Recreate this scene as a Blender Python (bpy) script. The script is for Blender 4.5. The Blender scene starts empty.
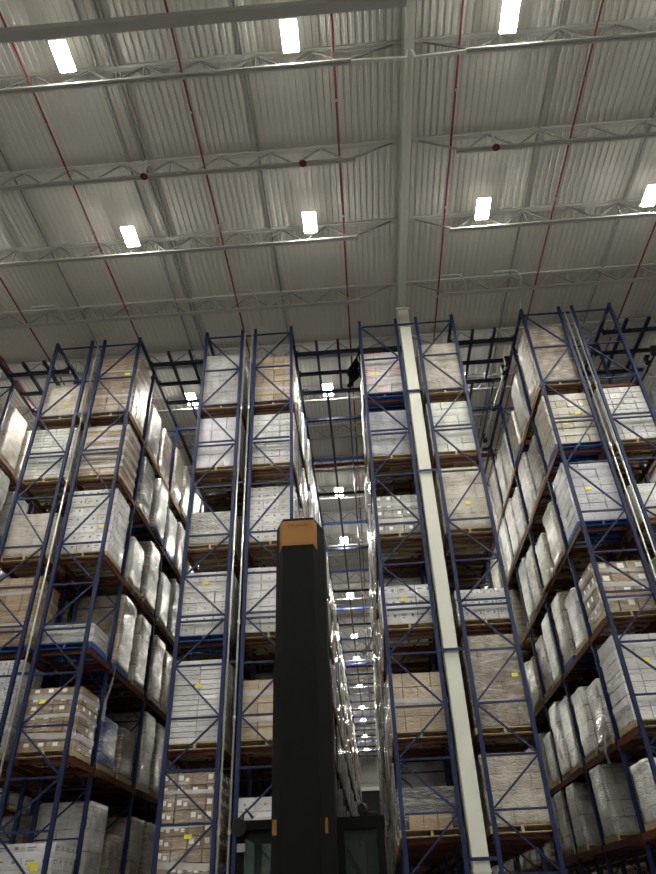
import bpy, bmesh, math, random
from mathutils import Vector, Matrix, noise
R = random.Random(7)
C = bpy.context.scene.collection
H = 1.7            # height of the eye above the floor; heights written below as "z" are metres above it
Y0 = 14.165        # rack ends
ZT = 14.35         # rack tops
SHELF = [11.56, 9.50, 7.26, 5.04, 2.83]
ORD = ['first', 'second', 'third', 'fourth', 'fifth', 'sixth', 'seventh', 'eighth', 'ninth', 'tenth', 'eleventh', 'twelfth', 'thirteenth', 'fourteenth', 'fifteenth']

# ---------------------------------------------------------------- materials
def mat(name, col, rough=.5, metal=0., spec=.5, coat=0., coat_r=.15):
    m = bpy.data.materials.new(name); m.use_nodes = True
    b = m.node_tree.nodes['Principled BSDF']
    b.inputs['Base Color'].default_value = (*col, 1)
    b.inputs['Roughness'].default_value = rough
    b.inputs['Metallic'].default_value = metal
    b.inputs['Specular IOR Level'].default_value = spec
    b.inputs['Coat Weight'].default_value = coat
    b.inputs['Coat Roughness'].default_value = coat_r
    return m

def nd(m, t, **kw):
    n = m.node_tree.nodes.new(t)
    for k, v in kw.items(): setattr(n, k, v)
    return n

def lk(m, a, b): m.node_tree.links.new(a, b)

def vary(m, col, amt=.16, scale=6., amt2=.25):
    """colour varied from object to object and by soft mottling"""
    b = m.node_tree.nodes['Principled BSDF']
    oi = nd(m, 'ShaderNodeObjectInfo'); g = nd(m, 'ShaderNodeNewGeometry')
    n = nd(m, 'ShaderNodeTexNoise'); n.inputs['Scale'].default_value = scale; n.inputs['Detail'].default_value = 4
    lk(m, g.outputs['Position'], n.inputs['Vector'])
    a = nd(m, 'ShaderNodeMath', operation='MULTIPLY_ADD'); a.inputs[1].default_value = amt * 2; a.inputs[2].default_value = 1 - amt
    lk(m, oi.outputs['Random'], a.inputs[0])
    c = nd(m, 'ShaderNodeMath', operation='MULTIPLY_ADD'); c.inputs[1].default_value = amt2 * 2; c.inputs[2].default_value = 1 - amt2
    lk(m, n.outputs['Fac'], c.inputs[0])
    d = nd(m, 'ShaderNodeMath', operation='MULTIPLY'); lk(m, a.outputs[0], d.inputs[0]); lk(m, c.outputs[0], d.inputs[1])
    h = nd(m, 'ShaderNodeVectorMath', operation='SCALE'); h.inputs[0].default_value = col
    lk(m, d.outputs[0], h.inputs['Scale']); lk(m, h.outputs[0], b.inputs['Base Color'])
    return m

def film(m, strength=.6, weight=1., rough=.12, full=False, haze=.5, dist=.036):
    """crinkled stretch film lying over the surface: a clear coat with its own wrinkles"""
    b = m.node_tree.nodes['Principled BSDF']
    g = nd(m, 'ShaderNodeNewGeometry')
    mp = nd(m, 'ShaderNodeMapping'); mp.inputs['Scale'].default_value = (3.2, 3.2, 9.); mp.inputs['Rotation'].default_value = (.25, .18, .0)
    lk(m, g.outputs['Position'], mp.inputs['Vector'])
    n = nd(m, 'ShaderNodeTexNoise'); n.inputs['Scale'].default_value = 2.4; n.inputs['Detail'].default_value = 4; n.inputs['Roughness'].default_value = .55
    n.inputs['Distortion'].default_value = 1.2
    lk(m, mp.outputs[0], n.inputs['Vector'])
    bp = nd(m, 'ShaderNodeBump'); bp.inputs['Strength'].default_value = strength; bp.inputs['Distance'].default_value = dist
    lk(m, n.outputs['Fac'], bp.inputs['Height'])
    lk(m, bp.outputs[0], b.inputs['Coat Normal'])
    if full: lk(m, bp.outputs[0], b.inputs['Normal'])
    if haze > 0 and b.inputs['Base Color'].is_linked:
        src = b.inputs['Base Color'].links[0].from_socket
        mp2 = nd(m, 'ShaderNodeMapping'); mp2.inputs['Scale'].default_value = (1.1, 1.1, 6.); mp2.inputs['Rotation'].default_value = (.5, -.35, .2)
        lk(m, g.outputs['Position'], mp2.inputs['Vector'])
        n2 = nd(m, 'ShaderNodeTexNoise'); n2.inputs['Scale'].default_value = 1.5; n2.inputs['Detail'].default_value = 6; n2.inputs['Roughness'].default_value = .68; n2.inputs['Distortion'].default_value = .8
        lk(m, mp2.outputs[0], n2.inputs['Vector'])
        r2 = nd(m, 'ShaderNodeValToRGB'); r2.color_ramp.elements[0].position = .5; r2.color_ramp.elements[1].position = .68
        r2.color_ramp.elements[0].color = (0, 0, 0, 1); r2.color_ramp.elements[1].color = (haze, haze, haze, 1)
        lk(m, n2.outputs['Fac'], r2.inputs[0])
        mx2 = nd(m, 'ShaderNodeMix', data_type='RGBA'); mx2.inputs[7].default_value = (.62, .62, .61, 1)
        lk(m, r2.outputs[0], mx2.inputs[0]); lk(m, src, mx2.inputs[6]); lk(m, mx2.outputs[2], b.inputs['Base Color'])
    b.inputs['Coat Weight'].default_value = weight
    b.inputs['Coat Roughness'].default_value = rough
    b.inputs['Coat IOR'].default_value = 2.0
    return m

def goods(name, col, col2, rough=.35):
    """stacked goods seen through layers of stretch film"""
    m = mat(name, col, rough)
    b = m.node_tree.nodes['Principled BSDF']
    tc = nd(m, 'ShaderNodeTexCoord'); oi = nd(m, 'ShaderNodeObjectInfo')
    sx = nd(m, 'ShaderNodeSeparateXYZ'); lk(m, tc.outputs['Object'], sx.inputs[0])
    ad = nd(m, 'ShaderNodeMath', operation='ADD'); lk(m, sx.outputs[0], ad.inputs[0]); lk(m, sx.outputs[1], ad.inputs[1])
    cb = nd(m, 'ShaderNodeCombineXYZ'); lk(m, ad.outputs[0], cb.inputs[0]); lk(m, sx.outputs[2], cb.inputs[1])
    br = nd(m, 'ShaderNodeTexBrick'); br.inputs['Scale'].default_value = 1.
    br.inputs['Brick Width'].default_value = .42; br.inputs['Row Height'].default_value = .235; br.inputs['Mortar Size'].default_value = .008
    br.inputs['Color1'].default_value = (*col, 1); br.inputs['Color2'].default_value = (*[.5 * (a + c) for a, c in zip(col, col2)], 1)
    br.inputs['Mortar'].default_value = (*[c * .3 for c in col2], 1)
    lk(m, cb.outputs[0], br.inputs['Vector'])
    n = nd(m, 'ShaderNodeTexNoise'); n.inputs['Scale'].default_value = 3.5; n.inputs['Detail'].default_value = 3
    g = nd(m, 'ShaderNodeNewGeometry'); lk(m, g.outputs['Position'], n.inputs['Vector'])
    rp = nd(m, 'ShaderNodeValToRGB'); rp.color_ramp.elements[0].position = .42; rp.color_ramp.elements[1].position = .66
    lk(m, n.outputs['Fac'], rp.inputs[0])
    mx = nd(m, 'ShaderNodeMix', data_type='RGBA'); lk(m, rp.outputs[0], mx.inputs[0]); lk(m, br.outputs[0], mx.inputs[6])
    mx.inputs[7].default_value = (*col2, 1)
    a = nd(m, 'ShaderNodeMath', operation='MULTIPLY_ADD'); a.inputs[1].default_value = .45; a.inputs[2].default_value = .75
    lk(m, oi.outputs['Random'], a.inputs[0])
    h = nd(m, 'ShaderNodeVectorMath', operation='SCALE'); lk(m, mx.outputs[2], h.inputs[0]); lk(m, a.outputs[0], h.inputs['Scale'])
    lk(m, h.outputs[0], b.inputs['Base Color'])
    return film(m, 1., 1., .07, True, .55)

M = {}
M['blue'] = vary(mat('navy_paint', (.011, .021, .075), .45, 0, .25), (.009, .017, .062), .1, 3., .2)
M['tieblue_lit'] = mat('lamplit_tie_blue', (.05, .09, .34), .4)  # lamplight on alternate centre ties, put into their colour
M['tieblue'] = mat('dark_navy_paint', (.008, .013, .035), .45, 0, .3)
M['orange'] = vary(mat('orange_brown_paint', (.10, .028, .015), .55, 0, .35), (.10, .028, .015), .25, 4., .35)
M['wood'] = vary(mat('pallet_wood', (.42, .32, .19), .75), (.42, .32, .19), .2, 12., .3)
M['bluewood'] = vary(mat('blue_pallet_paint', (.018, .07, .26), .6), (.018, .07, .26), .1, 12., .2)
M['steel'] = mat('galvanised_steel', (.55, .56, .55), .32, .7)
M['joist'] = mat('grey_joist_paint', (.44, .44, .42), .6, 0, .3)
M['deck'] = mat('roof_deck_white', (.55, .545, .51), .75, 0, .15)
M['girder'] = mat('offwhite_steel_paint', (.62, .63, .57), .5)
M['web'] = mat('grey_web_paint', (.24, .24, .23), .6, 0, .3)
M['conduit'] = mat('dark_grey_conduit', (.17, .17, .165), .5)
M['greybeam'] = mat('grey_beam_paint', (.42, .42, .40), .6)
M['red'] = mat('red_sprinkler_paint', (.13, .018, .018), .5, 0, .3)
M['redbell'] = mat('dark_red_enamel', (.10, .015, .015), .35)
M['black'] = mat('black_truck_paint', (.004, .0045, .0048), .6, 0, .12)
M['rubber'] = mat('black_rubber', (.01, .01, .01), .8)
M['dark'] = mat('charcoal_plastic', (.008, .008, .009), .6, 0, .3)
M['amber'] = mat('amber_panel_paint', (.30, .135, .03), .5, 0, .3)
M['ink'] = mat('dark_lettering', (.03, .018, .01), .6)
M['white'] = mat('white_paint', (.75, .75, .73), .5)
M['yellow'] = mat('yellow_sticker', (.80, .72, .05), .6)
M['label'] = mat('white_paper_label', (.80, .79, .75), .6)
M['print'] = mat('dark_print', (.15, .15, .17), .6)
M['redprint'] = mat('red_print', (.55, .06, .05), .6)
M['blackfilm'] = film(mat('black_plastic_sheet', (.002, .002, .002), .7, 0, .1), .5, .04, .3, haze=0)
M['seat'] = mat('grey_seat_fabric', (.12, .12, .12), .9)
M['wallwhite'] = mat('white_wall_panel', (.45, .45, .44), .7)
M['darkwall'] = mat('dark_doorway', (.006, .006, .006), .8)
M['screen'] = mat('pale_monitor', (.35, .42, .40), .4)
cart_cols = {'brown': (.25, .175, .11), 'tan': (.36, .275, .18), 'white': (.58, .58, .60), 'lilac': (.44, .44, .51),
             'greygreen': (.50, .53, .49), 'grey': (.25, .25, .245), 'beige': (.42, .38, .30), 'kraft': (.32, .215, .12)}
for k, c in cart_cols.items():
    M['c_' + k] = film(vary(mat(k + '_cardboard', c, .6), c, .16, 7., .22), .8, 1., .08, True, haze=.22 if k in ('tan', 'kraft') else .5, dist=.024)
M['tape'] = mat('packing_tape', (.45, .36, .24), .25)
goods_cols = {'silver': ((.34, .34, .34), (.50, .50, .50)), 'white': ((.55, .55, .56), (.72, .72, .72)),
              'brown': ((.20, .135, .085), (.34, .28, .22)), 'umber': ((.13, .095, .065), (.24, .20, .165)),
              'beige': ((.36, .31, .24), (.52, .48, .42)), 'lilac': ((.25, .25, .31), (.42, .43, .50)),
              'dark': ((.05, .05, .052), (.12, .12, .125)), 'blue': ((.02, .06, .26), (.06, .12, .34))}
for k, (a, b) in goods_cols.items(): M['g_' + k] = goods(k + '_wrapped_goods', a, b)

def film_material():
    m = bpy.data.materials.new('clear_stretch_film'); m.use_nodes = True
    nt = m.node_tree; b = nt.nodes['Principled BSDF']; out = nt.nodes['Material Output']
    b.inputs['Base Color'].default_value = (.75, .75, .75, 1); b.inputs['Roughness'].default_value = .18
    g = nd(m, 'ShaderNodeNewGeometry'); n = nd(m, 'ShaderNodeTexNoise'); n.inputs['Scale'].default_value = 9; n.inputs['Detail'].default_value = 4
    lk(m, g.outputs['Position'], n.inputs['Vector'])
    bp = nd(m, 'ShaderNodeBump'); bp.inputs['Strength'].default_value = .8; bp.inputs['Distance'].default_value = .04
    lk(m, n.outputs['Fac'], bp.inputs['Height']); lk(m, bp.outputs[0], b.inputs['Normal'])
    t = nd(m, 'ShaderNodeBsdfTransparent'); mx = nd(m, 'ShaderNodeMixShader'); mx.inputs[0].default_value = .5
    lk(m, t.outputs[0], mx.inputs[1]); lk(m, b.outputs[0], mx.inputs[2]); lk(m, mx.outputs[0], out.inputs['Surface'])
    return m
M['film'] = film_material()

def emitter(name, col, s):
    m = bpy.data.materials.new(name); m.use_nodes = True
    b = m.node_tree.nodes['Principled BSDF']
    b.inputs['Base Color'].default_value = (.9, .9, .9, 1)
    b.inputs['Emission Color'].default_value = (*col, 1); b.inputs['Emission Strength'].default_value = s
    return m
M['lens'] = emitter('lit_lamp_lens', (1., .965, .86), 275.)
M['deckglow'] = emitter('added_deck_glow', (1., .95, .82), 6.)  # added upward glow on the lamp tops to brighten the deck

def glass():
    m = bpy.data.materials.new('cab_window_glass'); m.use_nodes = True
    nt = m.node_tree; b = nt.nodes['Principled BSDF']; out = nt.nodes['Material Output']
    b.inputs['Base Color'].default_value = (.05, .07, .065, 1); b.inputs['Roughness'].default_value = .05
    t = nd(m, 'ShaderNodeBsdfTransparent'); t.inputs[0].default_value = (.42, .5, .48, 1)
    mx = nd(m, 'ShaderNodeMixShader'); mx.inputs[0].default_value = .35
    lk(m, t.outputs[0], mx.inputs[1]); lk(m, b.outputs[0], mx.inputs[2]); lk(m, mx.outputs[0], out.inputs['Surface'])
    return m
M['glass'] = glass()

def concrete():
    m = mat('polished_concrete', (.36, .355, .34), .35)
    b = m.node_tree.nodes['Principled BSDF']
    g = nd(m, 'ShaderNodeNewGeometry'); n = nd(m, 'ShaderNodeTexNoise'); n.inputs['Scale'].default_value = .8; n.inputs['Detail'].default_value = 8
    lk(m, g.outputs['Position'], n.inputs['Vector'])
    r = nd(m, 'ShaderNodeValToRGB'); r.color_ramp.elements[0].color = (.15, .149, .145, 1); r.color_ramp.elements[1].color = (.25, .248, .235, 1)
    lk(m, n.outputs['Fac'], r.inputs[0]); lk(m, r.outputs[0], b.inputs['Base Color'])
    return m
M['floor'] = concrete()

# ---------------------------------------------------------------- mesh building
class MB:
    def __init__(s): s.v = []; s.f = []; s.m = []; s.mats = []
    def mi(s, m):
        if m not in s.mats: s.mats.append(m)
        return s.mats.index(m)
    def add(s, vs, fs, m):
        o = len(s.v); k = s.mi(m); s.v += [tuple(v) for v in vs]
        for f in fs: s.f.append(tuple(i + o for i in f)); s.m.append(k)
    def box(s, a, b, m):
        (x0, y0, z0), (x1, y1, z1) = a, b
        s.add([(x0, y0, z0), (x1, y0, z0), (x1, y1, z0), (x0, y1, z0), (x0, y0, z1), (x1, y0, z1), (x1, y1, z1), (x0, y1, z1)],
              [(0, 3, 2, 1), (4, 5, 6, 7), (0, 1, 5, 4), (1, 2, 6, 5), (2, 3, 7, 6), (3, 0, 4, 7)], m)
    def bar(s, p, q, w, h, m, up=(0, 0, 1)):
        p, q = Vector(p), Vector(q); d = (q - p).normalized(); u = Vector(up)
        if abs(d.dot(u)) > .95: u = Vector((0, 1, 0))
        a = d.cross(u).normalized(); b = a.cross(d)
        vs = [c + a * (i * w / 2) + b * (j * h / 2) for c in (p, q) for i, j in ((-1, -1), (1, -1), (1, 1), (-1, 1))]
        s.add(vs, [(3, 2, 1, 0), (4, 5, 6, 7), (0, 1, 5, 4), (1, 2, 6, 5), (2, 3, 7, 6), (3, 0, 4, 7)], m)
    def tube(s, pts, r, m, n=8):
        pts = [Vector(p) for p in pts]; vs = []; fs = []
        for k, p in enumerate(pts):
            d = (pts[min(k + 1, len(pts) - 1)] - pts[max(k - 1, 0)]).normalized()
            u = Vector((0, 0, 1)) if abs(d.z) < .9 else Vector((1, 0, 0))
            a = d.cross(u).normalized(); b = a.cross(d)
            vs += [p + a * r * math.cos(t) + b * r * math.sin(t) for t in [2 * math.pi * i / n for i in range(n)]]
        for k in range(len(pts) - 1):
            fs += [(k * n + i, k * n + (i + 1) % n, (k + 1) * n + (i + 1) % n, (k + 1) * n + i) for i in range(n)]
        fs += [tuple(range(n - 1, -1, -1)), tuple((len(pts) - 1) * n + i for i in range(n))]
        s.add(vs, fs, m)
    def prism(s, poly, z0, z1, m):
        n = len(poly)
        s.add([(x, y, z0) for x, y in poly] + [(x, y, z1) for x, y in poly],
              [tuple(range(n - 1, -1, -1)), tuple(range(n, 2 * n))] + [(i, (i + 1) % n, n + (i + 1) % n, n + i) for i in range(n)], m)
    def mesh(s, name, smooth=False):
        me = bpy.data.meshes.new(name); me.from_pydata(s.v, [], s.f)
        for m in s.mats: me.materials.append(m)
        me.polygons.foreach_set('material_index', s.m)
        if smooth: me.polygons.foreach_set('use_smooth', [True] * len(s.f))
        me.update(); return me
    def build(s, name, parent=None, loc=(0, 0, 0), smooth=False):
        return link(name, s.mesh(name, smooth), parent, loc)

def link(name, me, parent=None, loc=(0, 0, 0), scale=None, rot=None):
    o = bpy.data.objects.new(name, me); C.objects.link(o); o.location = loc
    if scale: o.scale = scale
    if rot: o.rotation_euler = rot
    if parent: o.parent = parent
    return o
def empty(name, loc, parent=None):
    o = link(name, None, parent, loc); o.empty_display_size = .2; return o
def tag(o, label, cat, group=None, kind=None):
    o['label'] = label; o['category'] = cat
    if group: o['group'] = group
    if kind: o['kind'] = kind
    return o
def bevel(me, w, seg=1):
    bm = bmesh.new(); bm.from_mesh(me)
    bmesh.ops.bevel(bm, geom=bm.edges[:], offset=w, segments=seg, affect='EDGES', profile=.6, clamp_overlap=True)
    bm.to_mesh(me); bm.free(); return me

# ---------------------------------------------------------------- the building
def struct(name, mb, loc=(0, 0, 0)):
    o = mb.build(name, None, loc); o['kind'] = 'structure'; return o
XL, XR, YB, YE = -30., 32., -16., 84.3
DECK = 15.13 + H
b = MB(); b.box((XL, YB, -.2), (XR, YE, 0), M['floor']); struct('floor', b)
b = MB(); p = .152; x = XL; prof = []
while x < XR:                                     # ribbed deck: flutes run with the aisles
    prof += [(x, 0), (x + .085, 0), (x + .094, .022), (x + .143, .022)]; x += p
vs = []; fs = []
for (px, pz) in prof: vs += [(px, YB, DECK + pz), (px, YE, DECK + pz)]
for i in range(len(prof) - 1): fs.append((2 * i, 2 * i + 1, 2 * i + 3, 2 * i + 2))
b.add(vs, fs, M['deck']); b.box((XL, YB, DECK + .06), (XR, YE, DECK + .25), M['deck']); struct('ceiling', b)
b = MB(); b.box((XL - .2, YB, 0), (XL, YE, DECK + .2), M['wallwhite']); struct('wall_left', b)
b = MB(); b.box((XR, YB, 0), (XR + .2, YE, DECK + .2), M['wallwhite']); struct('wall_right', b)
b = MB(); b.box((XL, YB - .2, 0), (XR, YB, DECK + .2), M['wallwhite']); struct('wall_rear', b)
b = MB(); zt = 11.4 + H
b.box((XL, YE, zt), (XR, YE + .2, DECK + .2), M['wallwhite'])
b.box((XL, YE, 0), (-1.9, YE + .2, zt), M['wallwhite']); b.box((1.0, YE, 0), (XR, YE + .2, zt), M['wallwhite'])
for i in range(60): b.box((XL + i * 1.03, YE - .02, zt), (XL + i * 1.03 + .04, YE, DECK), M['wallwhite'])
struct('wall_far', b)
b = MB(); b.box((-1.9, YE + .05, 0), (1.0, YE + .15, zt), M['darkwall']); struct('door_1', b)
b = MB(); b.box((-2.3, YE - .3, zt), (1.4, YE, zt + .35), M['white']); b.box((-2.3, YE - .25, zt + .75), (1.4, YE, zt + .85), M['greybeam']); struct('trim_1', b)

# girders, columns
GX = 1.755
for gx, gl in ((-16.4, 'off white roof girder over the far left racks'), (GX, 'off white roof girder running overhead from the steel column'), (19.9, 'off white roof girder over the far right racks')):
    b = MB(); z0 = 14.80 + H
    b.box((gx - .105, YB, z0), (gx + .105, YE, z0 + .02), M['girder']); b.box((gx - .006, YB, z0), (gx + .006, YE, DECK), M['girder'])
    b.box((gx - .135, YB, DECK - .02), (gx + .135, YE, DECK - .001), M['girder'])
    if gx == GX: b.box((gx + .03, YB, z0 + .02), (gx + .055, YE, z0 + .10), M['girder'])
    tag(b.build('roof_girder'), gl, 'girder', None, 'thing')
cols = [(GX + .02, 14.33), (GX + .02, 32.3), (GX + .02, 50.2), (GX + .02, 68.2), (GX, -3.7), (-16.4, -3.7), (19.9, -3.7), (-16.4, 14.3), (19.9, 14.3), (-16.4, 32.3), (19.9, 32.3)]
cl = ['tall off white steel column standing between two blue rack rows', 'off white column in the rack gap, second from the front', 'off white column in the rack gap, third from the front',
      'off white column in the rack gap, fourth from the front', 'off white column behind the viewer under the central girder', 'off white column behind the viewer, far left',
      'off white column behind the viewer, far right', 'off white column beyond the left racks, near row', 'off white column beyond the right racks, near row', 'off white column beyond the left racks, deeper row', 'off white column beyond the right racks, deeper row']
for (cx, cy), l in zip(cols, cl):
    t = tag(empty('steel_column', (cx, cy, 0)), l, 'column', None, 'thing')
    b = MB(); b.box((-.155, -.155, .03), (.155, .155, 14.74 + H), M['girder'])
    me = bevel(b.mesh('shaft'), .015); link('shaft', me, t)
    b = MB(); b.box((-.2, -.2, 14.74 + H), (.2, .2, 14.80 + H), M['girder']); b.build('cap_plate', t)
    b = MB(); b.box((-.25, -.25, 0), (.25, .25, .03), M['girder']); b.build('base_plate', t)
    if cy > 0:
        for zz in (.55, 4.45, 11.5, 14.02):
            b = MB(); b.box((-.165, -.165, zz + H), (.165, .165, zz + H + .05), M['girder']); b.build('collar', t)

# open web joists
zb, zc = 14.47 + H, 15.11 + H
def joist_parts(x0, x1, cut0, cut1, parent):
    b = MB()
    for s in (-1, 1): b.box((x0, s * .035 - .03, zc - .06), (x1, s * .035 + .03, zc), M['joist'])
    b.build('top_chord', parent)
    b = MB(); b0, b1 = x0 + cut0, x1 - cut1
    for s in (-1, 1): b.box((b0, s * .032 - .026, zb), (b1, s * .032 + .026, zb + .05), M['joist'])
    b.build('bottom_chord', parent)
    b = MB(); n = round((b1 - b0 - .4) / 1.25); st = (b1 - b0 - .4) / n; xx = b0 + .2
    b.bar((x0 + .15, 0, zc - .03), (xx, 0, zb + .03), .034, .034, M['web'])
    for i in range(n):
        b.bar((xx, 0, zb + .03), (xx + st / 2, 0, zc - .03), .034, .034, M['web'])
        b.bar((xx + st / 2, 0, zc - .03), (xx + st, 0, zb + .03), .034, .034, M['web'])
        if i % 2: b.bar((xx + st / 2, 0, zc - .03), (xx + st / 2 + .02, 0, zb + .03), .02, .02, M['web'])
        xx += st
    b.bar((x1 - .15, 0, zc - .03), (xx, 0, zb + .03), .034, .034, M['web'])
    b.build('web', parent)
JY = [6.76 + 2.235 * k for k in range(-10, 35) if 6.76 + 2.235 * k < 84]
protoL = protoR = None
vis0 = 10
for k, jy in enumerate(JY):
    for side, (xa, xb, ca, cb) in enumerate(((-16.2, GX - .145, .5, 1.1), (GX + .145, 19.7, 1.0, .5))):
        t = empty('roof_joist', (0, jy, 0))
        w = 'left' if side == 0 else 'right'
        if k >= vis0: d = ORD[k - vis0] + ' from the viewer' if k - vis0 < 12 else None
        else: d = 'behind'
        if d == 'behind': tag(t, 'grey open web roof joist behind the viewer, %s of the central girder' % w, 'joist', 'joists behind the viewer, %s side' % w, 'thing')
        elif d: tag(t, 'grey open web roof joist %s of the central girder, %s' % (w, d), 'joist', 'roof joists', 'thing')
        else: tag(t, 'grey open web roof joist far down the building, %s of the central girder' % w, 'joist', 'distant roof joists, %s side' % w, 'thing')
        src = protoL if side == 0 else protoR
        if src is None:
            joist_parts(xa, xb, ca, cb, t)
            if side == 0: protoL = t
            else: protoR = t
        else:
            for ch in list(src.children):
                if ch.name.startswith('knee'): continue
                c = ch.copy(); C.objects.link(c); c.parent = t
        if k == vis0:
            e = GX - 1.25 if side == 0 else GX + 1.15
            b = MB(); b.bar((e, 0, zb + .02), (GX + (-.1 if side == 0 else .1), .02, zb - .02), .07, .07, M['girder'])
            b.bar((GX + (-.1 if side == 0 else .1), .02, zb - .02), (GX + (-.05 if side == 0 else .05), .02, 14.8 + H), .04, .04, M['girder'])
            b.build('knee_brace', t)

b = MB(); yb = 5.62; z0 = 14.24 + H
b.box((-10.7, yb - .10, z0), (GX - .14, yb + .10, z0 + .2), M['greybeam'])
tag(b.build('cross_beam'), 'broad grey steel beam crossing below the roof at the top of view', 'beam', None, 'thing')

# sprinkler pipes
PX = [(-9.45, 'outermost red sprinkler branch pipe at far left, under the roof'), (-6.37, 'second red sprinkler branch pipe from left, above the left racks'),
      (-3.09, 'third red sprinkler branch pipe from left, beside the left lamp row'), (.15, 'red sprinkler branch pipe above the middle of the ceiling, left of the girder'),
      (2.79, 'red sprinkler branch pipe just right of the white girder'), (5.6, 'second red sprinkler branch pipe right of the white girder'),
      (8.45, 'third red sprinkler branch pipe right of the white girder'), (11.4, 'outermost red sprinkler branch pipe at far right')]
for px, l in PX:
    t = tag(empty('sprinkler_pipe', (px, 0, 14.70 + H)), l, 'pipe', 'red sprinkler branch pipes', 'thing')
    b = MB(); b.tube([(0, YB + .1, 0), (0, YE - .3, 0)], .024, M['red'], 8); b.build('pipe_run', t, smooth=True)
    for k in range(-2, 14):
        b = MB(); yy = 4.6 + 3.0 * k
        b.tube([(0, yy, .02), (0, yy, -.05)], .03, M['red'], 8); b.tube([(0, yy, -.05), (0, yy, -.12)], .014, M['steel'], 6)
        b.tube([(0, yy, -.12), (0, yy, -.128)], .035, M['steel'], 8)
        b.build('sprinkler_head', t)
def cross_main(y, l, x0, x1):
    t = tag(empty('sprinkler_main', (0, y, 14.47 + H)), l, 'pipe', 'red sprinkler mains', 'thing')
    b = MB(); b.tube([(x0, 0, 0), (x1, 0, 0)], .08, M['red'], 12); b.build('pipe_run', t, smooth=True)
    for k in range(int(x0) + 1, int(x1), 3):
        b = MB(); b.tube([(k, 0, -.001), (k + .12, 0, -.001)], .1, M['red'], 12); b.build('coupling', t)
cross_main(22.0, 'thick red sprinkler main crossing above the aisles, nearer one', -10.85, 16)
cross_main(48.3, 'thick red sprinkler main crossing above the aisles, farther one', -10.85, 16)
t = tag(empty('sprinkler_main', (-10.97, 0, 14.66 + H)), 'thick red sprinkler main running lengthwise above the far left aisle', 'pipe', 'red sprinkler mains', 'thing')
b = MB(); b.tube([(0, YB + .1, 0), (0, YE - .3, 0)], .11, M['red'], 14); b.build('pipe_run', t, smooth=True)
for k in range(10):
    b = MB(); b.tube([(0, 3 + 6 * k, 0), (0, 3.14 + 6 * k, 0)], .135, M['red'], 14); b.build('coupling', t)

# conduits under the deck
for n, (cx, y0, y1) in enumerate([(-4.98, YB, 84), (-4.60, YB, 84), (-4.50, YB, 84), (-1.8, 2, 18), (4.93, YB, 84), (-7.9, YB, 84), (7.6, YB, 84)]):
    b = MB(); b.tube([(cx, y0 + .2, DECK - .05), (cx, y1, DECK - .05)], .028, M['conduit'], 6)
    if n == 3: b.tube([(cx, 18, DECK - .05), (cx, 18, DECK - .5)], .016, M['joist'], 6)
    tag(b.build('conduit', smooth=True), ['thin grey conduit under the deck, leftmost of three above the left lamps', 'thin grey conduit under the deck, middle of three above the left lamps',
        'thin grey conduit under the deck, rightmost of three above the left lamps', 'short grey conduit under the deck between the left and middle lamps',
        'grey conduit under the deck right of the white girder', 'grey conduit under the deck at far left', 'grey conduit under the deck at far right'][n], 'conduit', 'deck conduits', 'thing')

# red alarm bells under the second joist
for (bx, l) in ((-4.51, 'left'), (-.72, 'middle'), (3.8, 'right')):
    t = tag(empty('alarm_bell', (bx, 8.93, zb - .02)), 'small dark red round bell under the joist, %s one of three' % l, 'bell', 'alarm bells')
    b = MB(); b.tube([(0, 0, .03), (0, 0, -.03)], .035, M['greybeam'], 8); b.build('mount', t)
    b = MB(); n = 14
    b.tube([(0, 0, -.03), (0, 0, -.05)], .09, M['redbell'], n); b.tube([(0, 0, -.05), (0, 0, -.075)], .07, M['redbell'], n); b.tube([(0, 0, -.075), (0, 0, -.09)], .03, M['redbell'], n)
    b.build('gong', t)
    b = MB(); b.box((-.02, -.02, .0), (.02, .02, .62), M['greybeam']); b.build('stem', t)

# ---------------------------------------------------------------- lamps
LX = [(-14.3, None), (-9.9, 'above the far left aisle'), (-5.4, 'above the left aisle'), (-.71, 'above the centre aisle'), (3.72, 'above the right aisle'), (7.95, 'above the far right aisle'), (12.4, None), (16.8, None)]
LYk = [-9, -6, -3, 0, 2, 5, 8, 10, 13, 16, 18, 21, 24, 26, 29, 32, 34]
proto = None; nrow = 0
def make_lamp():
    t = empty('high_bay_lamp', (0, 0, 0))
    b = MB(); b.box((-.17, -.31, .03), (.17, .31, .075), M['white']); b.box((-.07, -.25, .075), (.07, .25, .12), M['white']); link('housing', b.mesh('housing'), t)
    for s in (-1, 1):
        b = MB(); b.box((s * .085 - .07, -.30, -.005), (s * .085 + .07, .30, .0295), M['lens']); link('lens', bevel(b.mesh('lens'), .01), t)
        b = MB(); b.box((s * .12 - .045, -.28, .0755), (s * .12 + .045, .28, .082), M['deckglow']); link('deck_glow_strip', b.mesh('deck_glow_strip'), t)  # last part: glowing strip added for light on the deck
    for s in (-1, 1):
        b = MB(); b.tube([(0, s * .22, .12), (0, s * .22, .62)], .006, M['steel'], 5); link('hanger', b.mesh('hanger'), t)
    return t
for k in LYk:
    ly = 6.18 + 2.245 * k
    if ly < YB + 1 or ly > YE - 2: continue
    for lx, w in LX:
        if lx == 7.95 and k == 5: continue
        t = make_lamp() if proto is None else proto.copy()
        if proto is None: proto = t
        else:
            C.objects.link(t)
            for ch in list(proto.children):
                c = ch.copy(); C.objects.link(c); c.parent = t
        t.location = (lx, ly, 14.50 + H)
        if k < 0: tag(t, 'lit high bay lamp behind the viewer', 'lamp', 'lamps behind the viewer')
        elif w is None: tag(t, 'lit high bay lamp above the racks beyond the frame', 'lamp', 'lamps outside the frame')
        else: tag(t, 'lit white twin-strip high bay lamp %s, %s row from the viewer' % (w, ORD[nrow]), 'lamp', 'high bay lamps')
    if k >= 0: nrow += 1

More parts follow.
